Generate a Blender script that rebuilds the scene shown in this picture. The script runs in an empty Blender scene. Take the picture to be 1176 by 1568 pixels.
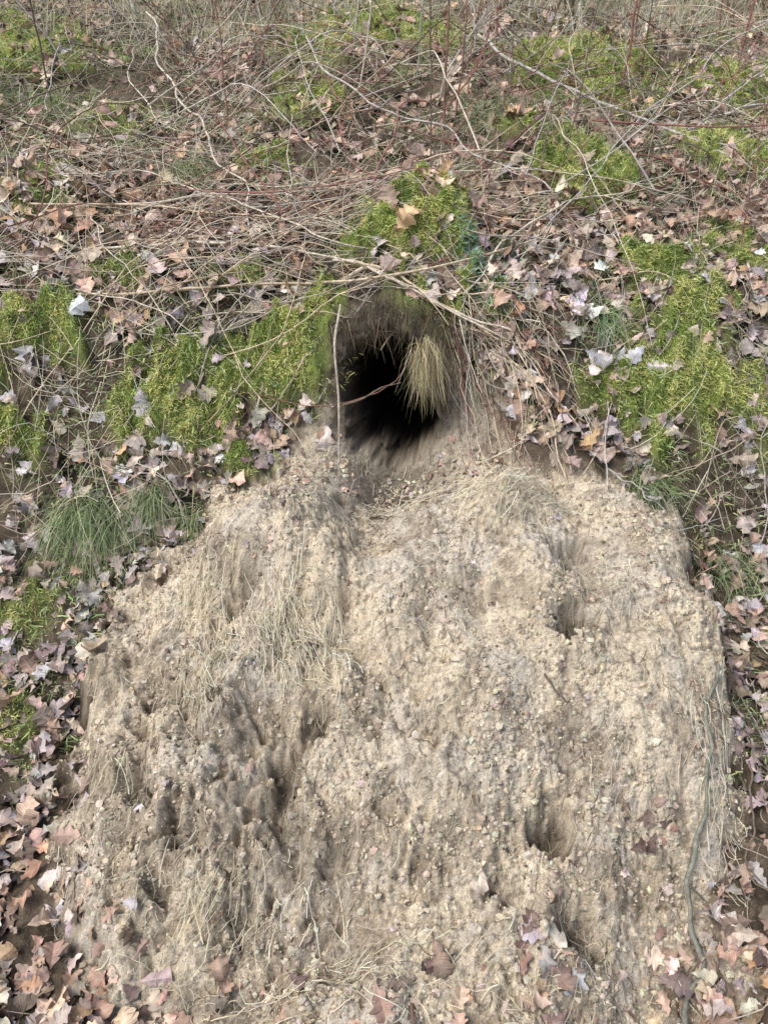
import bpy, math, numpy as np
from mathutils import Vector
rng=np.random.default_rng(7)
S=bpy.context.scene
# ------------------------------------------------------------ noise
def _h(ix,iy,s):
    n=(ix*374761393+iy*668265263+s*974634777)&0xffffffff
    n=((n^(n>>13))*1274126177)&0xffffffff
    n=(n^(n>>16))&0xffff
    return n
_GA=np.arange(65536)*(2*math.pi/65536); _GC=np.cos(_GA); _GS=np.sin(_GA)
def pn(x,y,s=0):
    x=np.asarray(x,float); y=np.asarray(y,float)
    xi=np.floor(x).astype(np.int64); yi=np.floor(y).astype(np.int64)
    xf=x-xi; yf=y-yi
    u=xf*xf*xf*(xf*(xf*6-15)+10); v=yf*yf*yf*(yf*(yf*6-15)+10)
    def g(dx,dy):
        a=_h(xi+dx,yi+dy,s); return _GC[a]*(xf-dx)+_GS[a]*(yf-dy)
    a=g(0,0)*(1-u)+g(1,0)*u; b=g(0,1)*(1-u)+g(1,1)*u
    return (a*(1-v)+b*v)*1.5
def fbm(x,y,f,o=4,s=0,gain=.5):
    r=0;a=1
    for i in range(o):
        r=r+a*pn(x*f+i*17.3,y*f-i*9.1,s+i); f*=2.03; a*=gain
    return r
def ss(a,b,x):
    t=np.clip((x-a)/(b-a),0,1); return t*t*(3-2*t)
# ------------------------------------------------------------ terrain
def prof(pts,sig=.06):
    ty=np.arange(-6,12,.01); p=np.array(pts)
    tz=np.interp(ty,p[:,0],p[:,1])
    k=np.exp(-.5*(np.arange(-30,31)*.01/sig)**2);k/=k.sum()
    tz2=np.convolve(np.pad(tz,30,mode='edge'),k,mode='valid')
    def f(y):
        far=np.interp(y,p[:,0],p[:,1])
        w=ss(8.5,11,y)+ss(-4,-5.5,y)
        return np.interp(y,ty,tz2)*(1-w)+far*w
    return f
baseP=prof([(-90,-2),(-3,-.12),(.5,-.06),(1.0,-.02),(1.4,.09),(1.7,.24),(1.9,.38),(2.08,.60),(2.34,.96),(2.6,1.1),(3.2,1.3),(5,1.85),(8,2.7),(15,4.4),(30,7.0),(90,12)],.05)
moundP=prof([(-90,-2),(-3,-.12),(.4,-.06),(.75,-.02),(.95,.07),(1.15,.22),(1.4,.40),(1.65,.505),(1.85,.55),(2.0,.57),(2.12,.62),(2.30,1.0),(2.6,1.15),(3.2,1.3),(5,1.85),(8,2.7),(15,4.4),(30,7.0),(90,12)],.03)
LY=[.3,.6,.8,1.0,1.15,1.4,1.6,1.85,1.98,2.08,2.2,2.6]
LX=[-.25,-.4,-.54,-.70,-.79,-.79,-.73,-.63,-.46,-.28,-.2,-.2]
RX=[.35,.55,.64,.74,.80,.88,.91,.83,.68,.42,.3,.3]
HX,HZ=.025,.725
def mnorm(x,y):
    xl=np.interp(y,LY,LX); xr=np.interp(y,LY,RX)
    w=fbm(x,y,3.5,5,50,.6)*.13
    return np.minimum(x-xl,xr-x)+w
def mmask(x,y):
    return ss(-.12,.16,mnorm(x,y))*ss(.52,.85,y+fbm(x,y,2.5,3,60)*.12)
PITS=[(.50,1.72,.05,.052,.045,.3),(.46,1.50,.075,.048,.042,.2),(.36,1.115,.085,.040,.044,0),(.40,.95,.07,.048,.040,.4),
 (.24,1.02,.045,.032,.032,0),(-.115,1.08,.045,.038,.032,0),(-.22,1.20,.08,.040,.085,-.35),(-.15,1.29,.07,.034,.038,0),(-.20,1.12,.04,.04,.05,.2),
 (.1,1.28,.03,.08,.03,0),(-.52,1.38,.035,.07,.03,-.5),(-.42,1.10,.045,.04,.03,.4),(-.06,1.45,.02,.10,.03,-.1),
 (-.3,.98,.045,.04,.03,.3),(-.36,1.62,.05,.05,.03,.5),(-.12,1.93,.05,.055,.03,.2),(-.33,1.24,.03,.04,.03,.3),(.62,1.52,.02,.06,.04,.5),(-.56,1.2,.04,.05,.03,-.4),(-.45,1.28,.035,.03,.04,-.4)]
def pitsum(x,y):
    wx=pn(x*22,y*22,91)*.022+pn(x*50,y*50,93)*.012; wy=pn(x*22,y*22,92)*.022+pn(x*50,y*50,94)*.012
    tot=np.zeros_like(x); dk=np.zeros_like(x)
    for cx,cy,d,rx,ry,ang in PITS:
        c,s=math.cos(ang),math.sin(ang); dx=x-cx+wx; dy=y-cy+wy
        a=(c*dx+s*dy)/rx; b=(-s*dx+c*dy)/ry; r2=a*a+b*b
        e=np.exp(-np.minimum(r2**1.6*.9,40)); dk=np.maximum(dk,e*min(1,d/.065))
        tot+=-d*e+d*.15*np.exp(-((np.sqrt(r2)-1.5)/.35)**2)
    return tot,dk
def moundH(x,y,detail):
    xl=np.interp(y,LY,LX); xr=np.interp(y,LY,RX)
    xn=np.abs((x-.5*(xl+xr))/(.5*(xr-xl)))
    mm=moundP(y)-.13*np.clip(xn,0,1.4)**2.3*ss(2.1,1.6,y)
    mm=mm+fbm(x,y,2.3,3,21)*.085*ss(2.1,1.8,y)
    cx=np.interp(y,[1.3,1.55,1.75,1.9,2.05],[-.12,-.07,-.06,-.02,.03])
    mm=mm-.065*np.exp(-((x-cx)/.10)**2)*ss(1.35,1.75,y)*ss(2.3,2.1,y)
    mm=mm-.075*np.exp(-((x-HX)/.20)**2-((y-2.01)/.14)**2)
    mm=mm+.06*np.exp(-((x-.29)/.15)**2-((y-1.85)/.11)**2)+.05*np.exp(-((x+.34)/.18)**2-((y-1.74)/.1)**2)
    th=np.arctan2(x-.03,2.35-y); rr=np.hypot(x-.03,2.35-y)
    left=ss(.25,-.25,x)*.75+.25
    fl=pn(th*9+pn(x*5,y*5,33)*.5,rr*3.2,31)+.6*pn(th*17+pn(x*8,y*8,34)*.8,rr*9,32)
    mm=mm+fl*.034*left*ss(.45,.8,rr)
    if detail:
        low=ss(1.75,1.1,y)*.5+.5
        w1=pn(x*7,y*7,39)*.9
        r1=np.abs(pn(x*9+w1,y*10-w1,42)); r2=np.abs(pn(x*21+w1,y*22,43)); r3=np.abs(pn(x*48,y*48+w1,45)); r4=np.abs(pn(x*105,y*105+w1,46))
        calm=1-.8*np.exp(-((x-HX)/.26)**2-((y-2.0)/.17)**2)
        patch=.3+1.1*ss(-.3,.4,fbm(x,y,3.3,2,240))
        # crumbly ridges: cells rounded on top with creases between them
        mm=mm+((r1-.3)*.040*low*(.45+.55*left)+(r2-.3)*.024*low*patch+(r3-.3)*.011*patch+(r4-.3)*.0055+fbm(x,y,60,3,44,.65)*.005)*calm
        pp=np.clip(pn(x*12+w1,y*13,47)-.38,0,1)+.5*np.clip(pn(x*27,y*29,48)-.35,0,1)
        mm=mm-pp*.10*low*calm*(.2+.8*left)*patch
    return mm+pitsum(x,y)[0]
def H(x,y,detail=True):
    x=np.asarray(x,float);y=np.asarray(y,float); shp=np.broadcast(x,y).shape
    x=np.broadcast_to(x,shp).ravel(); y=np.broadcast_to(y,shp).ravel()
    m=mmask(x,y)
    b=baseP(y+ .08*fbm(x,y*0,1.1,2,5)*ss(1,2,y)*ss(6,4,y))
    b=b+fbm(x,y,.9,3,11)*.07*ss(2.2,3.4,y)+fbm(x,y,3,3,12)*.03*(1-m)
    b=b+ np.where(x<0,.05,-.06)*ss(.8,2.0,np.abs(x))*ss(1.4,2.2,y)
    hump=.115*np.exp(-(((x-.12)/.17)**2+((y-2.53)/.16)**2)**1.5)
    if detail: b=b+fbm(x,y,12,4,49)*.018
    k=m>.002
    if k.any():
        b[k]=b[k]*(1-m[k])+moundH(x[k],y[k],detail)*m[k]
    return (b+hump).reshape(shp)
def holer(x,z):
    a=(x-HX+.03*np.clip((z-HZ)/.19,0,1))/.155; c=(z-HZ)/np.where(z>HZ,.215,.19)
    return np.sqrt(a*a+c*c)
def axis(fine0,fine1,step,mid,mstep,far0,far1,mid0=None):
    f=list(np.arange(fine0,fine1,step)); hi=list(np.arange(fine1,mid,mstep))
    d=mstep; v=hi[-1]; out=[]
    while v<far1: d*=1.14; v+=d; out.append(v)
    lo=[]; v=fine0
    while v>mid0: v-=mstep; lo.append(v)
    d=mstep
    while v>far0: d*=1.14; v-=d; lo.append(v)
    return np.array(lo[::-1]+f+hi+out)
ax=axis(-.98,1.02,.0035,1.9,.014,-90,90,-1.9)
ay=axis(.68,2.5,.0032,5.4,.016,-90,90,.3)
X,Y=np.meshgrid(ax,ay)
Z=H(X,Y)
def nrm(x,y,e=.03):
    hx=(H(x+e,y,False)-H(x-e,y,False))/(2*e); hy=(H(x,y+e,False)-H(x,y-e,False))/(2*e)
    n=np.stack([-hx,-hy,np.ones_like(hx)],-1); return n/np.linalg.norm(n,axis=-1,keepdims=True)
MOSS=[(.10,2.47,.19,.19,1),(-.28,2.27,.18,.10,1),(.70,2.93,.20,.18,1),(.86,2.19,.20,.13,1),(.80,2.47,.11,.08,.95),(.95,2.38,.12,.09,.95),
(-1.07,2.31,.13,.09,.9),(-.62,2.24,.12,.07,.8),(-.54,2.13,.13,.08,.85),(-.74,2.13,.1,.09,.8),(.9,4.1,.34,.4,.9),(.05,4.6,.4,.3,.8),(-1.75,4.1,.35,.35,.8),
(-.33,3.7,.16,.2,.7),(1.3,3.25,.22,.2,.8),(-.44,3.2,.13,.12,.7),(1.12,2.58,.14,.1,.8),(-.82,2.45,.1,.08,.6),(-1.2,2.9,.12,.14,.6),(.62,2.17,.08,.07,.5),
(-.42,2.42,.1,.07,.6),(.34,2.3,.08,.06,.6),(-1.0,1.75,.1,.1,.5),(-.95,1.45,.08,.1,.5),(-.3,4.4,.2,.3,.6),(1.6,4.0,.3,.3,.6),(-1.05,3.5,.15,.2,.6),(-1.1,2.12,.1,.08,.8),(1.15,2.2,.1,.08,.6),(.55,3.3,.14,.12,.6),(-.42,2.07,.11,.06,.8)]
def mossf(x,y):
    w=fbm(x,y,7,4,70,.6)*.7
    r=np.zeros(np.shape(x))
    for cx,cy,rx,ry,s in MOSS:
        d=np.sqrt(((x-cx)/rx)**2+((y-cy)/ry)**2)+w
        r=np.maximum(r,s*ss(1.2,.6,d))
    return r*(1-mmask(x,y)*ss(2.15,2.0,y))
def mossh(x,y,M=None):
    if M is None: M=mossf(x,y)
    return M*(.045+.09*(.35-np.abs(pn(x*9,y*9,71)))+.05*(.35-np.abs(pn(x*21,y*21,72))))
M=mossf(X,Y)
Z=Z+mossh(X,Y,M)
lip=ss(1.7,1.05,holer(X,Z))*ss(HZ+.02,HZ+.16,Z)*(Y<2.8)*(Y>1.9)
mk_=ss(.25,.8,mmask(X,Y)+.3*fbm(X,Y,14,3,250))*ss(2.30,2.06,Y)
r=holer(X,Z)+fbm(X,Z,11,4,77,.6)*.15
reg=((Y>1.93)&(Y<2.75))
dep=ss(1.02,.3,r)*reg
def L(*c): return np.array(c,float)
YS=Y+Z*.9   # distance up the slope, so that colour does not stretch on steep faces
n1=fbm(X,Y,5,4,80)[...,None]; n2=fbm(X,YS,24,3,84)[...,None]; n3=fbm(X,YS,95,3,88,.8)[...,None]
soil=L(.14,.108,.078)*(1+.5*n1+.5*n2)
sand=L(.79,.675,.505)*(1+.08*n1+.10*n2+.20*n3)
grey=L(.62,.575,.51)*(1+.1*n2+.2*n3)
wet_shade=L(.37,.30,.215)*(1+.25*n2+.25*n3)  # damp sand tone, also used for shade painted into pits and creases
gm=ss(.05,.6,fbm(X,Y,4.5,3,95)+.2)[...,None]
sand=sand*(1-.5*gm)+grey*.5*gm
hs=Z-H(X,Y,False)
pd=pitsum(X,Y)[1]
wet_shade_m=np.clip(ss(.05,.65,fbm(X,Y,6,5,97,.65)+.3*ss(1.6,1.0,Y)+.28*ss(.15,-.4,X)*ss(1.9,1.4,Y))*.68+ss(-.008,-.028,hs)*.5,0,.92)  # damp patches by noise, plus shade painted into low creases
wet_shade_m=np.maximum(wet_shade_m,pd*.97)[...,None]  # pit interiors painted darker to stand in for shade
sand=sand*(1-wet_shade_m)+wet_shade*(1-.72*pd[...,None])*wet_shade_m
fleck=ss(.36,.6,fbm(X,YS,38,3,99,.7)+.2*n1[...,0])[...,None]*.65
sand=sand*(1-fleck)+L(.17,.135,.10)*fleck
mo=L(.24,.30,.08)*(1+.3*n2)
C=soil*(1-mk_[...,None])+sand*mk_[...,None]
C=C*(1-M[...,None])+mo*M[...,None]
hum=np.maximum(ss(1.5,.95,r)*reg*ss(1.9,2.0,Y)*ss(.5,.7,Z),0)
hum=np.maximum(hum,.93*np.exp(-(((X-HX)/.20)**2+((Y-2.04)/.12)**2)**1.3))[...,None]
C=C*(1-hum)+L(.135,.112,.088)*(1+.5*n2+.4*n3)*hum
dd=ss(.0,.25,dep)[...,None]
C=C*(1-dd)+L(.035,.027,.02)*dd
C=np.clip(C,.01,.9)
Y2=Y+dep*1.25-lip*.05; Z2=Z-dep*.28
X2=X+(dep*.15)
# ------------------------------------------------------------ mesh helpers
def mk(name,V,F,Cc,mat,smooth=False):
    V=np.ascontiguousarray(V,dtype=np.float32).reshape(-1,3)
    F=np.ascontiguousarray(F,dtype=np.int32); k=F.shape[1]
    me=bpy.data.meshes.new(name)
    me.vertices.add(len(V)); me.vertices.foreach_set('co',V.ravel())
    me.loops.add(F.size); me.loops.foreach_set('vertex_index',F.ravel())
    me.polygons.add(len(F)); me.polygons.foreach_set('loop_start',np.arange(len(F),dtype=np.int32)*k)
    me.update(calc_edges=True)
    a=me.color_attributes.new('col','FLOAT_COLOR','POINT')
    c4=np.ones((len(V),4),np.float32); c4[:,:3]=np.asarray(Cc).reshape(-1,3); a.data.foreach_set('color',c4.ravel())
    me.polygons.foreach_set('use_smooth',np.full(len(F),smooth))
    me.materials.append(mat)
    ob=bpy.data.objects.new(name,me); S.collection.objects.link(ob); return ob
def mat(name,rough=.8,nscale=60,namt=.35,bump=0,bscale=200,spec=.3,bdist=.004,trans=0,det=6):
    m=bpy.data.materials.new(name); m.use_nodes=True; t=m.node_tree; N=t.nodes; Lk=t.links
    p=N['Principled BSDF']; p.inputs['Roughness'].default_value=rough; p.inputs['Specular IOR Level'].default_value=spec
    at=N.new('ShaderNodeAttribute'); at.attribute_name='col'
    src=at.outputs['Color']
    if namt:
        tc=N.new('ShaderNodeTexCoord')
        no=N.new('ShaderNodeTexNoise'); no.inputs['Scale'].default_value=nscale; no.inputs['Detail'].default_value=det; no.inputs['Roughness'].default_value=.65
        Lk.new(tc.outputs['Object'],no.inputs['Vector'])
        mr=N.new('ShaderNodeMapRange'); mr.inputs['From Min'].default_value=.3; mr.inputs['From Max'].default_value=.7
        mr.inputs['To Min'].default_value=1-namt; mr.inputs['To Max'].default_value=1+namt
        Lk.new(no.outputs['Fac'],mr.inputs['Value'])
        mu=N.new('ShaderNodeVectorMath'); mu.operation='SCALE'
        Lk.new(at.outputs['Color'],mu.inputs[0]); Lk.new(mr.outputs['Result'],mu.inputs['Scale']); src=mu.outputs['Vector']
    Lk.new(src,p.inputs['Base Color'])
    if bump:
        b=N.new('ShaderNodeBump'); b.inputs['Strength'].default_value=bump; b.inputs['Distance'].default_value=bdist
        n2=N.new('ShaderNodeTexNoise'); n2.inputs['Scale'].default_value=bscale; n2.inputs['Detail'].default_value=4; n2.inputs['Roughness'].default_value=.7
        Lk.new(tc.outputs['Object'],n2.inputs['Vector']); Lk.new(n2.outputs['Fac'],b.inputs['Height']); Lk.new(b.outputs['Normal'],p.inputs['Normal'])
    if trans:
        tr=N.new('ShaderNodeBsdfTranslucent'); Lk.new(src,tr.inputs['Color'])
        mx=N.new('ShaderNodeMixShader'); mx.inputs[0].default_value=trans
        Lk.new(p.outputs[0],mx.inputs[1]); Lk.new(tr.outputs[0],mx.inputs[2]); Lk.new(mx.outputs[0],N['Material Output'].inputs['Surface'])
    return m
m_ground=mat('sandy_soil',.95,210,.38,1.0,200,.1,.006)
m_leaf=mat('dead_leaf',.6,45,.35,0,spec=.35,det=3)
m_grass=mat('grass_blade',.6,30,0,0,trans=.2,spec=.3)
m_moss=mat('moss',.85,40,0,0,trans=.25,spec=.1)
m_twig=mat('twig_bark',.8,70,.4,0,spec=.2,det=3)
m_clod=mat('sand_clod',.95,220,.3,.9,260,.1,.004)
ny,nx=X.shape
idx=np.arange(ny*nx).reshape(ny,nx)
Fq=np.stack([idx[:-1,:-1],idx[:-1,1:],idx[1:,1:],idx[1:,:-1]],-1).reshape(-1,4)
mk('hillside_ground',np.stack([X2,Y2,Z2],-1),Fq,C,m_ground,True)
# ------------------------------------------------------------ blades (ribbons)
def unit(v): return v/np.maximum(np.linalg.norm(v,axis=-1,keepdims=True),1e-9)
def blades(P,D,Ln,W,droop,col,seg=4,wob=.0):
    n=len(P); t=np.linspace(0,1,seg+1)
    side=unit(np.cross(D,unit(rng.normal(size=(n,3)))))
    w2=unit(np.cross(D,side))
    cv=P[:,None]+D[:,None]*(Ln[:,None]*t)[...,None]
    cv=cv+np.array([0,0,-1.])*(droop*Ln)[:,None,None]*(t**2)[None,:,None]
    cv=cv+w2[:,None]*(wob*Ln*rng.normal(size=n))[:,None,None]*(np.sin(t*3.1))[None,:,None]
    ww=(W[:,None]*(1-.9*t**1.5))[...,None]*.5
    V=np.stack([cv-side[:,None]*ww,cv+side[:,None]*ww],2).reshape(-1,3)
    b=(np.arange(n)*(seg+1)*2)[:,None]+np.arange(seg)[None]*2
    F=np.stack([b,b+1,b+3,b+2],-1).reshape(-1,4)
    return V,F,np.repeat(col,(seg+1)*2,axis=0)
def laid(px,py,ang,Ln,W,col,z0=.004,lift=.01,seg=5,curve=.3):
    n=len(px); t=np.linspace(-.5,.5,seg+1)
    k=rng.normal(size=n)*curve
    a=ang[:,None]+k[:,None]*t*2
    x=px[:,None]+np.cos(a)*Ln[:,None]*t; y=py[:,None]+np.sin(a)*Ln[:,None]*t
    z=H(x,y)+z0+lift*rng.random(n)[:,None]+ (rng.normal(size=n)*lift*.8)[:,None]*t*2
    sx=-np.sin(a)*W[:,None]*.5; sy=np.cos(a)*W[:,None]*.5
    A=np.stack([x-sx,y-sy,z],-1); B=np.stack([x+sx,y+sy,z+W[:,None]*.5],-1)
    V=np.stack([A,B],2).reshape(-1,3)
    b=(np.arange(n)*(seg+1)*2)[:,None]+np.arange(seg)[None]*2
    F=np.stack([b,b+1,b+3,b+2],-1).reshape(-1,4)
    return V,F,np.repeat(col,(seg+1)*2,axis=0)
def join(parts):
    Vs=[];Fs=[];Cs=[];o=0
    for V,F,c in parts: Vs.append(V);Fs.append(F+o);Cs.append(c);o+=len(V)
    return np.concatenate(Vs),np.concatenate(Fs),np.concatenate(Cs)
def vary(base,n,amt=.2,hue=.06):
    b=np.asarray(base,float); return np.clip(b*(1+rng.normal(size=(n,1))*amt)*(1+rng.normal(size=(n,3))*hue),.01,.9)
def pick(pal,wt,n,amt=.18):
    p=np.array(pal)[rng.choice(len(pal),n,p=np.array(wt)/sum(wt))]
    return np.clip(p*(1+rng.normal(size=(n,1))*amt)*(1+rng.normal(size=(n,3))*.04),.015,.85)
# ------------------------------------------------------------ oak leaves
NS=18
T=np.r_[0,.10,np.linspace(.16,1,NS-2)]
NV=40; protos=[]
for i in range(NV):
    env=np.interp(T,[0,.11,.16,.4,.68,.85,.95,1],[.006,.009,.05,.17,.27,.23,.14,.05])*rng.uniform(.8,1.15)
    ph=[rng.uniform(-.6,.6),rng.uniform(-.6,.6)]
    lobes=3.7+rng.uniform(-.4,.4); amp=rng.uniform(.18,.32)
    def side(p): 
        s=np.cos((T-.16)*lobes*2*math.pi+p+math.pi*.9)
        s=np.sign(s)*np.abs(s)**.7
        return env*np.where(T>.15,1+amp*s,1)*(1+rng.normal(size=NS)*.06)
    wl,wr=side(ph[0]),side(ph[1])
    k1=rng.normal()*1.2+.6; b=rng.normal()*.45; tw=rng.normal()*.6; k3=rng.normal()*.13
    rows=[]
    for j,t in enumerate(T):
        for sgn,w in ((-1,wl[j]),(0,0),(1,wr[j])):
            xx=sgn*w; yy=t-.5+abs(w)*.22
            zz=k1*w*w*1.8+b*(t-.5)**2+tw*xx*(t-.5)+k3*math.sin(t*7+sgn)*(1 if sgn else .4)+(rng.normal()*.012 if sgn else -.01)
            rows.append((xx,yy,zz))
    protos.append(rows)
protos=np.array(protos); pf=[]
for j in range(NS-1):
    a=j*3; pf+= [(a,a+1,a+4,a+3),(a+1,a+2,a+5,a+4)]
pf=np.array(pf); PV=NS*3
def leaves(px,py,size,col,zo,tilt=.4):
    n=len(px); z=H(px,py)+zo+mossh(px,py)
    nn=unit(nrm(px,py)+rng.normal(size=(n,3))*tilt*np.array([1,1,.4]))
    d=unit(np.cross(nn,unit(rng.normal(size=(n,3))))); e=np.cross(nn,d)
    v=protos[rng.integers(0,NV,n)]*size[:,None,None]
    fl=np.where(rng.random(n)<.5,1,-1)
    V=np.stack([px,py,z],-1)[:,None]+v[...,0:1]*e[:,None]+v[...,1:2]*d[:,None]+(v[...,2:3]*fl[:,None,None])*nn[:,None]
    F=(np.arange(n)*PV)[:,None,None]+pf[None]
    cc=np.repeat(col[:,None],PV,1)
    mid=np.zeros(PV);mid[1::3]=1
    cc=cc*(1+.15*mid[None,:,None])
    return V.reshape(-1,3),F.reshape(-1,4),cc.reshape(-1,3)
def infrustum(px,py,mx=1.25):
    z=baseP(py); d=py*.866+(1.6-z)*.5
    return np.abs(px)<.5*d*mx+.25
def samp(n,x0,x1,y0,y1):
    return rng.uniform(x0,x1,n),rng.uniform(y0,y1,n)
brown=[(.47,.32,.24),(.36,.255,.195),(.58,.43,.325),(.20,.145,.115),(.55,.46,.405),(.64,.52,.40),(.50,.33,.20)]
lil=[(.55,.50,.495),(.45,.39,.375),(.62,.57,.56),(.26,.205,.18),(.54,.44,.36),(.40,.31,.26)]
parts=[]
def leafzone(n,x0,x1,y0,y1,smin,smax,layer=.035,dens=1.):
    px,py=samp(n,x0,x1,y0,y1)
    k=infrustum(px,py); px,py=px[k],py[k]; n=len(px)
    m=mmask(px,py)*ss(2.35,2.2,py)
    keep=rng.random(n)<(1-ss(.1,.85,m+.25*fbm(px,py,9,2,251)))*(1-.88*mossf(px,py))
    g=fbm(px,py,2.2,3,130)
    keep&=rng.random(n)<np.clip(.85+g*1.2-.25*ss(-.3,-.6,px)*ss(2.05,2.15,py)*ss(2.5,2.35,py),.15,1)*dens
    z=H(px,py)
    keep&=~((holer(px,z)<1.35)&(py<2.6)&(py>1.9))
    px,py=px[keep],py[keep]; n=len(px)
    w=np.clip(ss(2.75,2.1,py)*(.7+.5*fbm(px,py,2,2,140)),0,1)*ss(.95,1.3,py)
    cb=pick(brown,[3,3,2.5,2,1.8,1.5,1.],n,.22); cl=pick(lil,[2,3,1.0,2.2,2.4,2.4],n,.2)
    c=np.where((rng.random(n)<w)[:,None],cl,cb)
    sz=rng.uniform(smin,smax,n)*np.where(rng.random(n)<.4,.55,1)
    parts.append(leaves(px,py,sz,c,rng.random(n)**1.3*layer+.004,.42))
leafzone(11500,-3.6,3.6,2.9,6.5,.06,.105)
leafzone(6800,-2.0,2.0,2.05,3.0,.05,.1)
leafzone(4900,-1.7,-.2,.4,2.15,.05,.09,.03)
leafzone(3700,.3,1.8,.4,2.15,.05,.09,.03)
leafzone(1200,-1.2,1.2,.2,.95,.05,.09,.03)
leafzone(3500,-6,6,6.5,12,.08,.13)
V,F,Cc=join(parts); mk('oak_leaf_litter',V,F,Cc,m_leaf)
px=np.concatenate([rng.uniform(-.85,.85,900),rng.uniform(-.7,.8,110),rng.uniform(-.3,.35,120)])
py=np.concatenate([rng.uniform(.6,1.25,900),rng.uniform(1.0,2.0,110),rng.normal(2.0,.06,120)])
ii=np.arange(len(px))
k=(rng.random(len(px))<np.where(ii<900,.8*ss(.93,.78,py+.25*fbm(px,py,4,2,5)-.22*ss(.3,.8,np.abs(px)))+.02,1))&(holer(px,H(px,py))>.8)&(pitsum(px,py)[1]<.15)
px,py,ii=px[k],py[k],ii[k]; n=len(px)
sz=np.where(ii<900,rng.uniform(.025,.08,n),rng.uniform(.010,.030,n))
V,F,Cc=leaves(px,py,sz,pick(brown[:6]+lil[:2],[3,3,2,3,1,1,1,1],n),rng.random(n)*.008+.003,.22)
mk('fallen_leaves',V,F,Cc,m_leaf)
# ------------------------------------------------------------ moss
def mossblades(px,py,s,col,lo=.008,hi=.02):
    n=len(px); nn=nrm(px,py)
    P=np.stack([px,py,H(px,py)+mossh(px,py)-.002],-1)
    D=unit(nn+rng.normal(size=(n,3))*.75)
    return blades(P,D,rng.uniform(lo,hi,n)*s,rng.uniform(.0018,.0036,n)*s,np.full(n,.3),col,2,.15)
for cx,cy,rx,ry,s in MOSS:
    fs=1 if cy<3 else 1.6
    n=int(min(17000,rx*ry*520000*s/fs**2))
    px=rng.normal(cx,rx*.62,n); py=rng.normal(cy,ry*.62,n)
    m=mossf(px,py); k=rng.random(n)<m*1.1; px,py=px[k],py[k]; n=len(px)
    if n<20: continue
    cav=np.clip(1.1-np.abs(pn(px*9,py*9,71))*1.3,0.3,1)
    g=(ss(-.5,.35,fbm(px,py,13,3,150))*cav)[:,None]
    base=L(.88,.86,.36)*g+L(.38,.47,.15)*(1-g)
    mk('moss_clump',*mossblades(px,py,fs*1.15,vary(base,n,.25,.08),.009,.024),m_moss)
n=2600; px=rng.normal(.31,.045,n); py=rng.normal(2.42,.05,n)
mk('haircap_moss',*mossblades(px,py,1.5,vary(L(.42,.62,.46),n,.3,.1),.014,.028),m_moss)
px,py=samp(130000,-2.6,2.6,1.3,5.2); k=infrustum(px,py,1.1); px,py=px[k],py[k]
k=(fbm(px,py,3.2,3,160)+.3*fbm(px,py,14,2,163)>.1-.26*ss(2.6,2.1,py)-.12*ss(-.3,-.7,px))&(mmask(px,py)*ss(2.3,2.05,py)<.25); px,py=px[k],py[k]
k=(holer(px,H(px,py))>1.15); px,py=px[k],py[k]; n=len(px)
V,F,Cc=mossblades(px,py,1.5,vary(L(.52,.60,.29),n,.3,.1),.01,.028); V[:,2]+=.012
mk('moss_carpet',V,F,Cc,m_moss)
# ------------------------------------------------------------ grass
green=[(.27,.35,.16),(.37,.45,.23),(.18,.25,.11),(.46,.50,.30),(.56,.50,.35)]
straw=[(.68,.59,.43),(.74,.67,.50),(.52,.44,.32),(.58,.53,.44)]
px,py=samp(60000,-3,3,1.4,5.6); k=infrustum(px,py,1.1)&(fbm(px,py,1.9,3,170)+.3*rng.normal(size=len(px))+.25*ss(-.3,-.8,px)>.06)&(mmask(px,py)*ss(2.3,2.05,py)<.3); px,py=px[k],py[k]
k=(holer(px,H(px,py))>1.2); px,py=px[k],py[k]; n=len(px)
D=unit(nrm(px,py)*.6+rng.normal(size=(n,3))*.6+np.array([0,-.25,.1]))
mk('bank_grass',*blades(np.stack([px,py,H(px,py)+.005],-1),D,rng.uniform(.04,.14,n),rng.uniform(.0012,.0026,n),rng.uniform(.2,.9,n),pick(green+straw[:2],[3,3,2,2.5,1.5,2,1.5],n),4,.12),m_grass)
def tuft(name,cx,cy,rad,n,l0,l1,pal,wt,dirv,spread=.45,dr=(.4,.9),w=(.0014,.003),z=0):
    px=rng.normal(cx,rad,n); py=rng.normal(cy,rad*.6,n)
    P=np.stack([px,py,H(px,py)+z],-1); D=unit(np.array(dirv)+rng.normal(size=(n,3))*spread)
    mk(name,*blades(P,D,rng.uniform(l0,l1,n),rng.uniform(*w,n),rng.uniform(*dr,n),pick(pal,wt,n,.3),6,.12),m_grass)
G=[3,2.5,2.5,1.5,1.2]
tuft('grass_tuft',-.84,1.97,.040,850,.07,.25,green,G,(.1,-.7,.2),.33)
tuft('grass_tuft',-.93,1.98,.03,350,.07,.18,green,G,(-.1,-.7,.2),.36)
tuft('grass_tuft',-.68,2.0,.022,350,.06,.18,green,G,(.1,-.7,.2),.35)
tuft('grass_tuft',-.56,1.95,.025,200,.06,.14,green,G,(.0,-.6,.3),.45)
tuft('grass_tuft',.66,2.3,.02,260,.07,.15,[(.46,.60,.34),(.34,.48,.24),(.56,.60,.4)],[1,1,1],(0,-.4,.6),.6)
tuft('grass_tuft',.78,2.0,.04,280,.06,.16,green,G,(.1,-.6,.4),.55)
tuft('grass_tuft',.98,1.85,.05,260,.06,.16,green,G,(.0,-.6,.4),.55)
tuft('grass_tuft',-.68,3.0,.07,500,.1,.22,green,G,(.0,-.4,.7),.5)
tuft('grass_tuft',1.05,2.6,.07,400,.08,.2,green,G,(.0,-.4,.7),.5)
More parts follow.
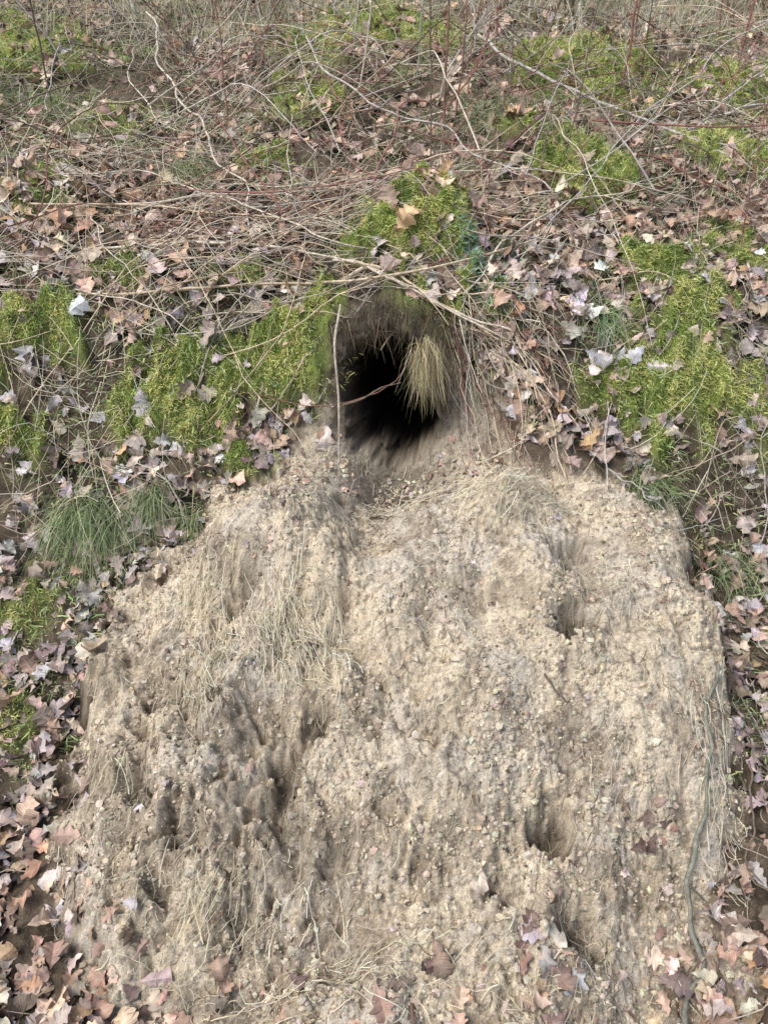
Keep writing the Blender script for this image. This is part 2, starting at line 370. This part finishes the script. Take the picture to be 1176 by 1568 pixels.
tuft('grass_tuft',-1.5,3.6,.12,800,.1,.25,green,G,(.0,-.4,.7),.5)
tuft('grass_tuft',.45,3.4,.1,600,.1,.25,green,G,(.0,-.4,.7),.5)
tuft('grass_tuft',-1.0,1.25,.06,250,.05,.12,green,G,(.0,-.3,.7),.6)
n=420; px=rng.normal(.12,.018,n); py=rng.normal(2.17,.012,n)
P=np.stack([px,py-.03,.90+rng.normal(size=n)*.02],-1)
D=unit(np.array([.05,-.22,-.6])+rng.normal(size=(n,3))*.19)
mk('dry_grass_tuft',*blades(P,D,rng.uniform(.05,.15,n),rng.uniform(.0012,.0024,n),rng.uniform(.1,.4,n),pick([(.60,.51,.32),(.46,.40,.23),(.34,.32,.16),(.68,.6,.43)],[3,2,1.5,1.2],n,.25),6,.16),m_grass)
n=1300; px=rng.uniform(-.20,.26,n); P=np.stack([px,np.full(n,2.24)+rng.normal(size=n)*.03,.985-1.8*(px-HX)**2+rng.normal(size=n)*.025],-1)
D=unit(np.array([0,-.25,-1])+rng.normal(size=(n,3))*.5)
mk('hanging_roots',*blades(P,D,rng.uniform(.02,.11,n),rng.uniform(.0008,.002,n),np.full(n,.2),pick([(.14,.105,.07),(.28,.22,.155),(.08,.06,.045),(.24,.25,.13)],[2.5,1.3,2.,.8],n),5,.18),m_grass)
px,py=samp(16000,-3,3,1.9,5.6); k=infrustum(px,py,1.1)&(mmask(px,py)*ss(2.3,2.1,py)<.3); px,py=px[k],py[k]
k=(holer(px,H(px,py))>1.6)&(rng.random(len(px))<np.clip(.45+fbm(px,py,1.3,2,180)+.35*ss(0,-1,px),.15,1)*(1-.7*mossf(px,py))); px,py=px[k],py[k]; n=len(px)
mk('dead_grass_stems',*laid(px,py,rng.normal(size=n)*.9+.1,rng.uniform(.06,.32,n),rng.uniform(.001,.0023,n),pick(straw+[(.30,.20,.15)],[2,2,2,2,2.5],n),.018,.055,6,.25),m_grass)
px,py=samp(52000,-5,5,4.1,9.5); k=infrustum(px,py,1.15)&(rng.random(len(px))<ss(4.2,5.1,py+.6*fbm(px,py,1.2,2,190))); px,py=px[k],py[k]; n=len(px)
D=unit(np.array([0,-.1,1.])+rng.normal(size=(n,3))*.45)
mk('dry_meadow_grass',*blades(np.stack([px,py,H(px,py)],-1),D,rng.uniform(.12,.45,n),rng.uniform(.002,.0045,n),rng.uniform(.1,.5,n),pick([(.84,.72,.48),(.86,.77,.56),(.60,.50,.33),(.50,.54,.28),(.88,.82,.62)],[3,3,1.5,2,4],n),4,.1),m_grass)
# ------------------------------------------------------------ straw + clods on the mound
def onm(px,py,lim=.5): return (mmask(px,py)>lim)&(py<2.1)
px,py=samp(12000,-.95,1.,.75,2.1); k=onm(px,py,.35)&(rng.random(len(px))<np.clip(.45+fbm(px,py,4,3,200)*1.2,.1,1)); px,py=px[k],py[k]; n=len(px)
ang=np.arctan2(py-2.3,px-.03)+rng.normal(size=n)*1.2
parts=[laid(px,py,ang,rng.uniform(.006,.045,n),rng.uniform(.0007,.0017,n),pick(straw+[(.25,.19,.13),(.14,.1,.07)],[3,3,2,2,1.4,2.4],n),.002,.006,4,.4)]
for cx,cy,sx,sy,nn_,a0,l0,l1 in [(-.27,1.50,.05,.06,320,-1.45,.03,.12),(-.42,1.46,.035,.07,220,-1.7,.03,.11),(-.14,1.44,.04,.06,130,-1.1,.04,.12),(.36,1.88,.09,.03,200,.35,.04,.12),(.30,1.80,.06,.04,110,.9,.03,.1),
      (-.47,1.62,.05,.06,120,-2.0,.04,.1),(.05,1.95,.12,.03,100,.2,.03,.09),(.55,1.62,.05,.05,60,-1,.03,.09),(-.6,1.2,.06,.08,80,-2.2,.03,.1),(.78,1.25,.04,.12,90,-1.5,.03,.09),(-.35,1.0,.12,.04,110,-2.2,.03,.1),(.0,.85,.3,.05,180,0,.03,.1)]:
    n=nn_; px=rng.normal(cx,sx,n);py=rng.normal(cy,sy,n)
    parts.append(laid(px,py,a0+rng.normal(size=n)*.55,rng.uniform(l0,l1,n),rng.uniform(.0009,.0019,n),pick([(.84,.74,.54),(.76,.69,.52),(.52,.44,.32),(.6,.54,.44)],[3,3,1.5,1.5],n),.004,.020,5,.3))
mk('straw_scatter',*join(parts),m_grass)
ph=(1+5**.5)/2
ico=np.array([(-1,ph,0),(1,ph,0),(-1,-ph,0),(1,-ph,0),(0,-1,ph),(0,1,ph),(0,-1,-ph),(0,1,-ph),(ph,0,-1),(ph,0,1),(-ph,0,-1),(-ph,0,1)])/1.9
icf=np.array([(0,11,5),(0,5,1),(0,1,7),(0,7,10),(0,10,11),(1,5,9),(5,11,4),(11,10,2),(10,7,6),(7,1,8),(3,9,4),(3,4,2),(3,2,6),(3,6,8),(3,8,9),(4,9,5),(2,4,11),(6,2,10),(8,6,7),(9,8,1)])
px,py=samp(46000,-.95,1.,.7,2.1)
k=onm(px,py,.3)&(rng.random(len(px))<np.clip(.3+fbm(px,py,5,3,210)*1.3+.25*ss(1.7,1.0,py),.03,1)); px,py=px[k],py[k]
k=holer(px,H(px,py))>1.1; px,py=px[k],py[k]; n=len(px)
s=.0010+.0065*rng.random(n)**5+.0018*rng.random(n)
v=ico[None]*(1+rng.normal(size=(n,12,1))*.3)*s[:,None,None]*rng.uniform(.6,1.3,(n,1,3))
V=v+np.stack([px,py,H(px,py)+s*.1],-1)[:,None]
F=(np.arange(n)*12)[:,None,None]+icf[None]
cc=pick([(.78,.67,.51),(.64,.57,.45),(.46,.375,.28),(.18,.14,.10)],[6,3,2,1.2],n,.1)
pk=pitsum(px,py)[1][:,None]; cc=cc*(1-.7*pk)  # clods inside pits painted darker, matching the painted pit shade
k=(s>.0045)&(pk[:,0]<.2); cc[k]=np.maximum(cc[k],L(.50,.42,.31))
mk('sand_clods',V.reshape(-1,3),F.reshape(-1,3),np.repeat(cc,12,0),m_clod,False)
# ------------------------------------------------------------ twigs
def tube(P,r0,r1,col,k=5):
    P=np.array(P,float); n=len(P)
    d=np.gradient(P,axis=0); d=unit(d)
    up=np.array([.13,.21,.97]) if abs(d[0][2])<.9 else np.array([1,0.1,0])
    a=unit(np.cross(d,up)); b=np.cross(d,a)
    r=np.linspace(r0,r1,n)*(1+rng.normal(size=n)*.08)
    an=np.arange(k)*2*math.pi/k
    V=P[:,None]+r[:,None,None]*(np.cos(an)[None,:,None]*a[:,None]+np.sin(an)[None,:,None]*b[:,None])
    i=np.arange(n-1)[:,None]*k; j=np.arange(k)[None]; j2=(j+1)%k
    F=np.stack([i+j,i+j2,i+k+j2,i+k+j],-1).reshape(-1,4)
    c=np.asarray(col)[None]*(1+rng.normal(size=(n*k,1))*.1)
    return V.reshape(-1,3),F,np.clip(c,.01,.9)
def spline(pts,n):
    p=np.array(pts,float); s=np.r_[0,np.cumsum(np.linalg.norm(np.diff(p,axis=0),axis=1))]
    t=np.linspace(0,s[-1],n); q=np.stack([np.interp(t,s,p[:,i]) for i in range(p.shape[1])],-1)
    for _ in range(max(1,n//8)):
        q[1:-1]=.25*q[:-2]+.5*q[1:-1]+.25*q[2:]
    return q
def drape(pts,r0,r1,col,n=26,wob=.012,side=0):
    q=spline(pts,n)
    t=np.linspace(0,1,n); s=rng.integers(0,9999)
    q[:,0]+=wob*pn(t*4+s,t*0+.3,5)+wob*.35*pn(t*11+s,t*0+.3,8); q[:,1]+=wob*pn(t*4+s,t*0+.7,6)+wob*.35*pn(t*11+s,t*0+.7,9)
    hz=H(q[:,0],q[:,1],False)
    sm=hz.copy()
    for _ in range(n): sm[1:-1]=np.maximum(hz[1:-1]-.01,.25*sm[:-2]+.5*sm[1:-1]+.25*sm[2:])
    P=np.stack([q[:,0],q[:,1],sm+q[:,2]+wob*.4*pn(t*4+s,t*0,7)],-1)
    out=[tube(P,r0,r1,col)]
    for _ in range(side):
        i=rng.integers(4,n-4); d=unit(P[i+1]-P[i]); e=unit(d+rng.normal(size=3)*.5+np.array([0,0,.1])); l=rng.uniform(.06,.28)
        m=8; tt=np.linspace(0,1,m)[:,None]
        Q=P[i]+e*l*tt+unit(rng.normal(size=3))*l*.06*np.sin(tt*3)
        if np.any((np.abs(Q[:,0]-HX)<.15)&(Q[:,1]<2.3)&(Q[:,2]<.95)): continue
        out.append(tube(Q,r0*.5,r1*.4,col,4))
    return out
pale=(.68,.60,.48); gry=(.54,.49,.43); tan=(.66,.54,.38); red=(.32,.16,.13); dk=(.19,.145,.11)
def branch(pts,r0,r1,col,side=3,n=30,name='dead_branch',wob=.03):
    mk(name,*join(drape(pts,r0,r1,col,n,wob,side)),m_twig,True)
branch([(-1.12,4.35,.15),(-.8,3.4,.1),(-.53,2.85,.08),(-.33,2.42,.04)],.005,.003,pale,8,wob=.09)
branch([(.40,4.2,.1),(.8,3.65,.1),(1.13,3.3,.08),(1.3,3.1,.05)],.008,.005,gry,6,wob=.06)
branch([(1.13,3.28,.08),(1.5,3.45,.15),(1.9,3.5,.2)],.006,.003,gry,3,wob=.06)
branch([(-.30,3.8,.2),(-.08,3.3,.12),(.23,3.15,.1),(.57,2.8,.06)],.005,.003,gry,6,wob=.07)
branch([(-.95,2.52,.04),(-.48,2.50,.06),(0,2.33,.07),(.25,2.25,.06),(.41,2.22,.02)],.0055,.003,pale,5)
branch([(-.95,2.37,.03),(-.35,2.36,.06),(.12,2.30,.08),(.5,2.5,.05)],.005,.003,tan,5)
branch([(.22,2.32,.06),(.5,2.6,.07),(.8,2.78,.08),(1.08,2.95,.05)],.004,.002,pale,4,wob=.05)
branch([(-.1,2.36,.06),(.12,2.27,.06),(.3,2.25,.05),(.47,2.07,.04),(.52,1.95,.02)],.0045,.0025,tan,4)
branch([(-.15,2.38,.06),(.1,2.29,.06),(.35,2.23,.06),(.58,2.08,.03)],.004,.0025,pale,4)
branch([(.05,2.30,.06),(.28,2.25,.06),(.42,2.15,.04),(.55,2.0,.03)],.004,.002,tan,3)
branch([(-.05,2.36,.05),(-.23,2.33,.05),(-.36,2.22,.05),(-.385,2.12,.02),(-.385,2.05,.01)],.005,.003,(.7,.6,.44),1,wob=.01)
branch([(-.75,2.9,.06),(-.45,2.7,.08),(-.15,2.45,.07),(.05,2.33,.06)],.004,.002,pale,4)
branch([(-1.2,2.75,.05),(-.7,2.7,.07),(-.2,2.55,.07),(.1,2.34,.06)],.004,.002,tan,4)
branch([(1.6,3.9,.3),(1.1,3.4,.2),(.7,2.8,.12),(.4,2.4,.06)],.0035,.002,gry,4,wob=.06)
branch([(.5,3.9,.25),(.3,3.3,.15),(.22,2.8,.1),(.18,2.4,.06)],.003,.002,red,4,wob=.06)
branch([(-.2,3.4,.2),(-.15,3.0,.15),(-.02,2.6,.1),(.05,2.35,.06)],.003,.002,red,4,wob=.05)
branch([(.8,1.42,.012),(.735,1.25,.02),(.70,1.1,.02),(.65,.95,.02),(.62,.82,.02)],.0045,.0065,(.24,.24,.19),1,name='mossy_stick',wob=.04)
branch([(.9,1.35,.02),(.82,1.1,.03),(.95,.95,.03)],.003,.002,dk,3,name='mossy_stick')
branch([(.85,1.6,.02),(1.0,1.62,.04),(1.2,1.6,.03)],.003,.002,dk,3)
branch([(.6,2.05,.02),(.72,1.95,.03),(.8,1.9,.02)],.003,.002,gry,1)
branch([(.37,1.37,.012),(.42,1.33,.014)],.003,.002,dk,0,8,wob=.005)
def free(name,pts,r0,r1,col,n=14):
    mk(name,*tube(spline(pts,n),r0,r1,col),m_twig,True)
free('hanging_stem',[(-.125,2.24,1.0),(-.140,2.10,.93),(-.127,2.06,.78),(-.130,2.02,.60)],.0042,.003,(.52,.45,.36))
free('hanging_stem',[(-.12,2.10,.745),(-.06,2.10,.765),(-.01,2.115,.795),(.05,2.14,.80)],.0035,.002,(.20,.155,.11),10)
parts=[]
def rtw(n,x0,x1,y0,y1,l0,l1,hmax,r,pal,wt,an=.6,a0=0,ms=3):
    for i in range(n):
        x=rng.uniform(x0,x1);y=rng.uniform(y0,y1);a=a0+rng.normal()*an;l=rng.uniform(l0,l1)
        c=pal[rng.choice(len(pal),p=np.array(wt)/sum(wt))]; c=tuple(np.array(c)*rng.uniform(.6,1.15))
        h=rng.uniform(.01,hmax); dx,dy=math.cos(a)*l/2,math.sin(a)*l/2
        q=np.linspace(-1,1,9)
        if np.any((np.abs(x+q*dx-HX)<.14)&(y+q*dy<2.24)): continue
        rr=rng.uniform(.6,1.3)*r; b=rng.normal()*.12*l
        parts.extend(drape([(x-dx,y-dy,h*.3),(x-dy*b*2,y+dx*b*2+b*.3,h),(x+dx,y+dy,h*.4)],rr,rr*.5,c,16,.025,rng.integers(0,ms)))
pal=[pale,gry,tan,red,dk]
rtw(140,-.65,.05,2.28,2.8,.3,.9,.13,.0023,pal,[3,2,2.5,2,1.5],.55,-.15)
rtw(70,-.25,.3,2.26,2.38,.25,.7,.09,.0021,pal,[3,2,3,1.3,1],.4,-.05)
rtw(30,.25,.6,2.4,2.85,.3,.8,.1,.0023,pal,[3,2,3,1.5,1],.6,.3)
rtw(75,.2,.46,2.1,2.34,.2,.5,.07,.0021,pal,[3,2,3.5,1,.8],.35,-.95)
rtw(60,-1.3,-.3,2.3,3.1,.3,1.0,.1,.0022,pal,[3,2,2,1.5,1],.6,-.2)
rtw(170,-2.2,2.2,2.7,4.6,.3,1.2,.25,.0026,pal,[2.5,3,1.5,3,2],1.1)
rtw(85,-.6,1.6,3.0,4.2,.4,1.3,.35,.003,pal,[2,3,1,3.5,1.5],.7,.8)
rtw(40,.5,1.3,2.1,2.9,.2,.6,.08,.002,pal,[2,2,1,1.5,1],1.2)
rtw(30,.85,1.25,.8,1.9,.15,.5,.06,.002,pal,[1,2,1,1,3],1.2,1.2)
rtw(14,-1.2,-.8,.8,1.9,.1,.35,.04,.0015,pal,[2,2,1,1,2],1.2,1.2)
mk('dead_twig_tangle',*join(parts),m_twig,True)
def sapling(x,y,h,lx,ly,r,col,nb=7,bl=.35):
    z=float(H(np.array([x]),np.array([y]))[0])
    P=spline([(x,y,z-.03),(x+lx*.3,y+ly*.2,z+h*.4),(x+lx,y+ly,z+h)],22); P+=np.cumsum(rng.normal(size=P.shape)*.003,0)
    out=[tube(P,r,r*.3,col)]
    for _ in range(nb):
        i=rng.integers(5,21); a=rng.uniform(0,6.28); e=unit(np.array([math.cos(a),math.sin(a),rng.uniform(.3,1.2)])); l=rng.uniform(.3,1)*bl
        t=np.linspace(0,1,9)[:,None]; Q=P[i]+e*l*t+np.array([0,0,1.])*l*.2*t*t+np.cumsum(rng.normal(size=(9,3))*.004,0)
        out.append(tube(Q,r*.45,r*.15,col,4))
        for _ in range(2):
            j=rng.integers(3,8); e2=unit(e+rng.normal(size=3)*.5)
            out.append(tube(Q[j]+e2*l*.35*t,r*.25,r*.1,col,4))
    mk('sapling',*join(out),m_twig,True)
for a in [(.23,3.3,1.2,.03,.1,.005,red),(.27,3.35,1.1,.08,.1,.004,red),(.17,3.1,1.0,-.03,0,.0035,dk),(1.05,3.9,1.0,.05,0,.006,red),(1.15,4.1,1.1,-.1,0,.004,red),(1.15,4.0,1.3,.05,0,.004,dk),
          (-1.38,3.6,1.2,-.02,0,.005,dk),(-.62,3.4,1.0,.02,0,.0035,red),(1.15,2.55,.7,-.05,0,.003,red),(.62,2.95,.8,.15,.1,.0035,dk),(-.15,4.2,1.3,.3,0,.005,gry),
          (.55,4.4,1.3,-.1,0,.005,red),(1.7,4.3,1.4,.1,0,.007,red),(-1.9,4.6,1.5,.1,0,.007,gry),(1.4,2.9,.7,.1,0,.0035,red),(.30,2.38,.55,.0,-.05,.002,red),(.75,4.8,1.4,.1,0,.007,gry),(-.9,4.9,1.3,-.1,0,.006,dk),(.35,3.9,.9,.2,0,.004,red),(1.5,5.2,1.6,0,0,.008,gry)]:
    sapling(*a)
sapling(-1.22,4.55,1.6,-.35,.1,.013,(.6,.6,.52),5,.5)
rr=np.random.default_rng(3)
for i in range(34):
    sapling(rr.uniform(-2.6,2.6),rr.uniform(3.6,5.2),rr.uniform(.35,1.1),rr.normal()*.35,0,rr.uniform(.003,.006),[red,gry,pale,dk][i%4],8,.5)
for i in range(40):
    sapling(rr.uniform(-4,4),rr.uniform(5,9),rr.uniform(.8,2.2),rr.normal()*.2,0,rr.uniform(.004,.01),[red,gry,dk,pale][i%4],9,.6)
def conifer(x,y,h):
    z=float(H(np.array([x]),np.array([y]))[0]); out=[tube(spline([(x,y,z),(x,y,z+h)],12),.01,.003,dk)]
    Ps=[];Ds=[]
    for i in range(60):
        t=rng.uniform(.15,1); a=rng.uniform(0,6.28); l=.38*(1.08-t); e=unit(np.array([math.cos(a),math.sin(a),.15])); p0=np.array([x,y,z+h*t])
        s=np.linspace(0,1,6)[:,None]; Q=p0+e*l*s+np.array([0,0,-.25])*l*s*s; out.append(tube(Q,.003,.001,dk,4))
        u=rng.random(70)[:,None]; Ps.append(p0+e*l*u+np.array([0,0,-.25])*l*u*u); Ds.append(unit(e+rng.normal(size=(70,3))*.7))
    P=np.concatenate(Ps);D=np.concatenate(Ds);n=len(P)
    out.append(blades(P,D,rng.uniform(.02,.045,n),np.full(n,.003),np.full(n,.1),pick([(.09,.18,.09),(.14,.25,.13)],[1,1],n),2))
    mk('conifer_sapling',*join(out),m_moss)
conifer(1.0,4.9,.8)
# ------------------------------------------------------------ light, world, camera
w=bpy.data.worlds.new('World'); S.world=w; w.use_nodes=True; t=w.node_tree
sky=t.nodes.new('ShaderNodeTexSky'); sky.sky_type='NISHITA'; sky.sun_disc=False
el,az=math.radians(58),math.radians(238)
sky.sun_elevation=el; sky.sun_rotation=az; sky.air_density=1; sky.dust_density=3; sky.ozone_density=.6
t.links.new(sky.outputs[0],t.nodes['Background'].inputs[0]); t.nodes['Background'].inputs[1].default_value=.15
sd=bpy.data.lights.new('sun','SUN'); sd.energy=2.4; sd.angle=math.radians(26); sd.color=(1,.99,.965)
so=bpy.data.objects.new('sun',sd); S.collection.objects.link(so)
dirv=Vector((math.sin(az)*math.cos(el),math.cos(az)*math.cos(el),math.sin(el)))
so.rotation_euler=dirv.to_track_quat('Z','Y').to_euler(); so.location=(-3,-3,6)
cd=bpy.data.cameras.new('camera'); cam=bpy.data.objects.new('camera',cd); S.collection.objects.link(cam)
cam.location=(0,0,1.6); cam.rotation_euler=(math.radians(60),0,0)
cd.sensor_fit='VERTICAL'; cd.angle=math.radians(67); cd.clip_end=400; cd.clip_start=.05
S.camera=cam
S.view_settings.view_transform='Standard'; S.view_settings.look='None'; S.view_settings.exposure=0
print('verts',sum(len(o.data.vertices) for o in S.objects if o.type=='MESH'))
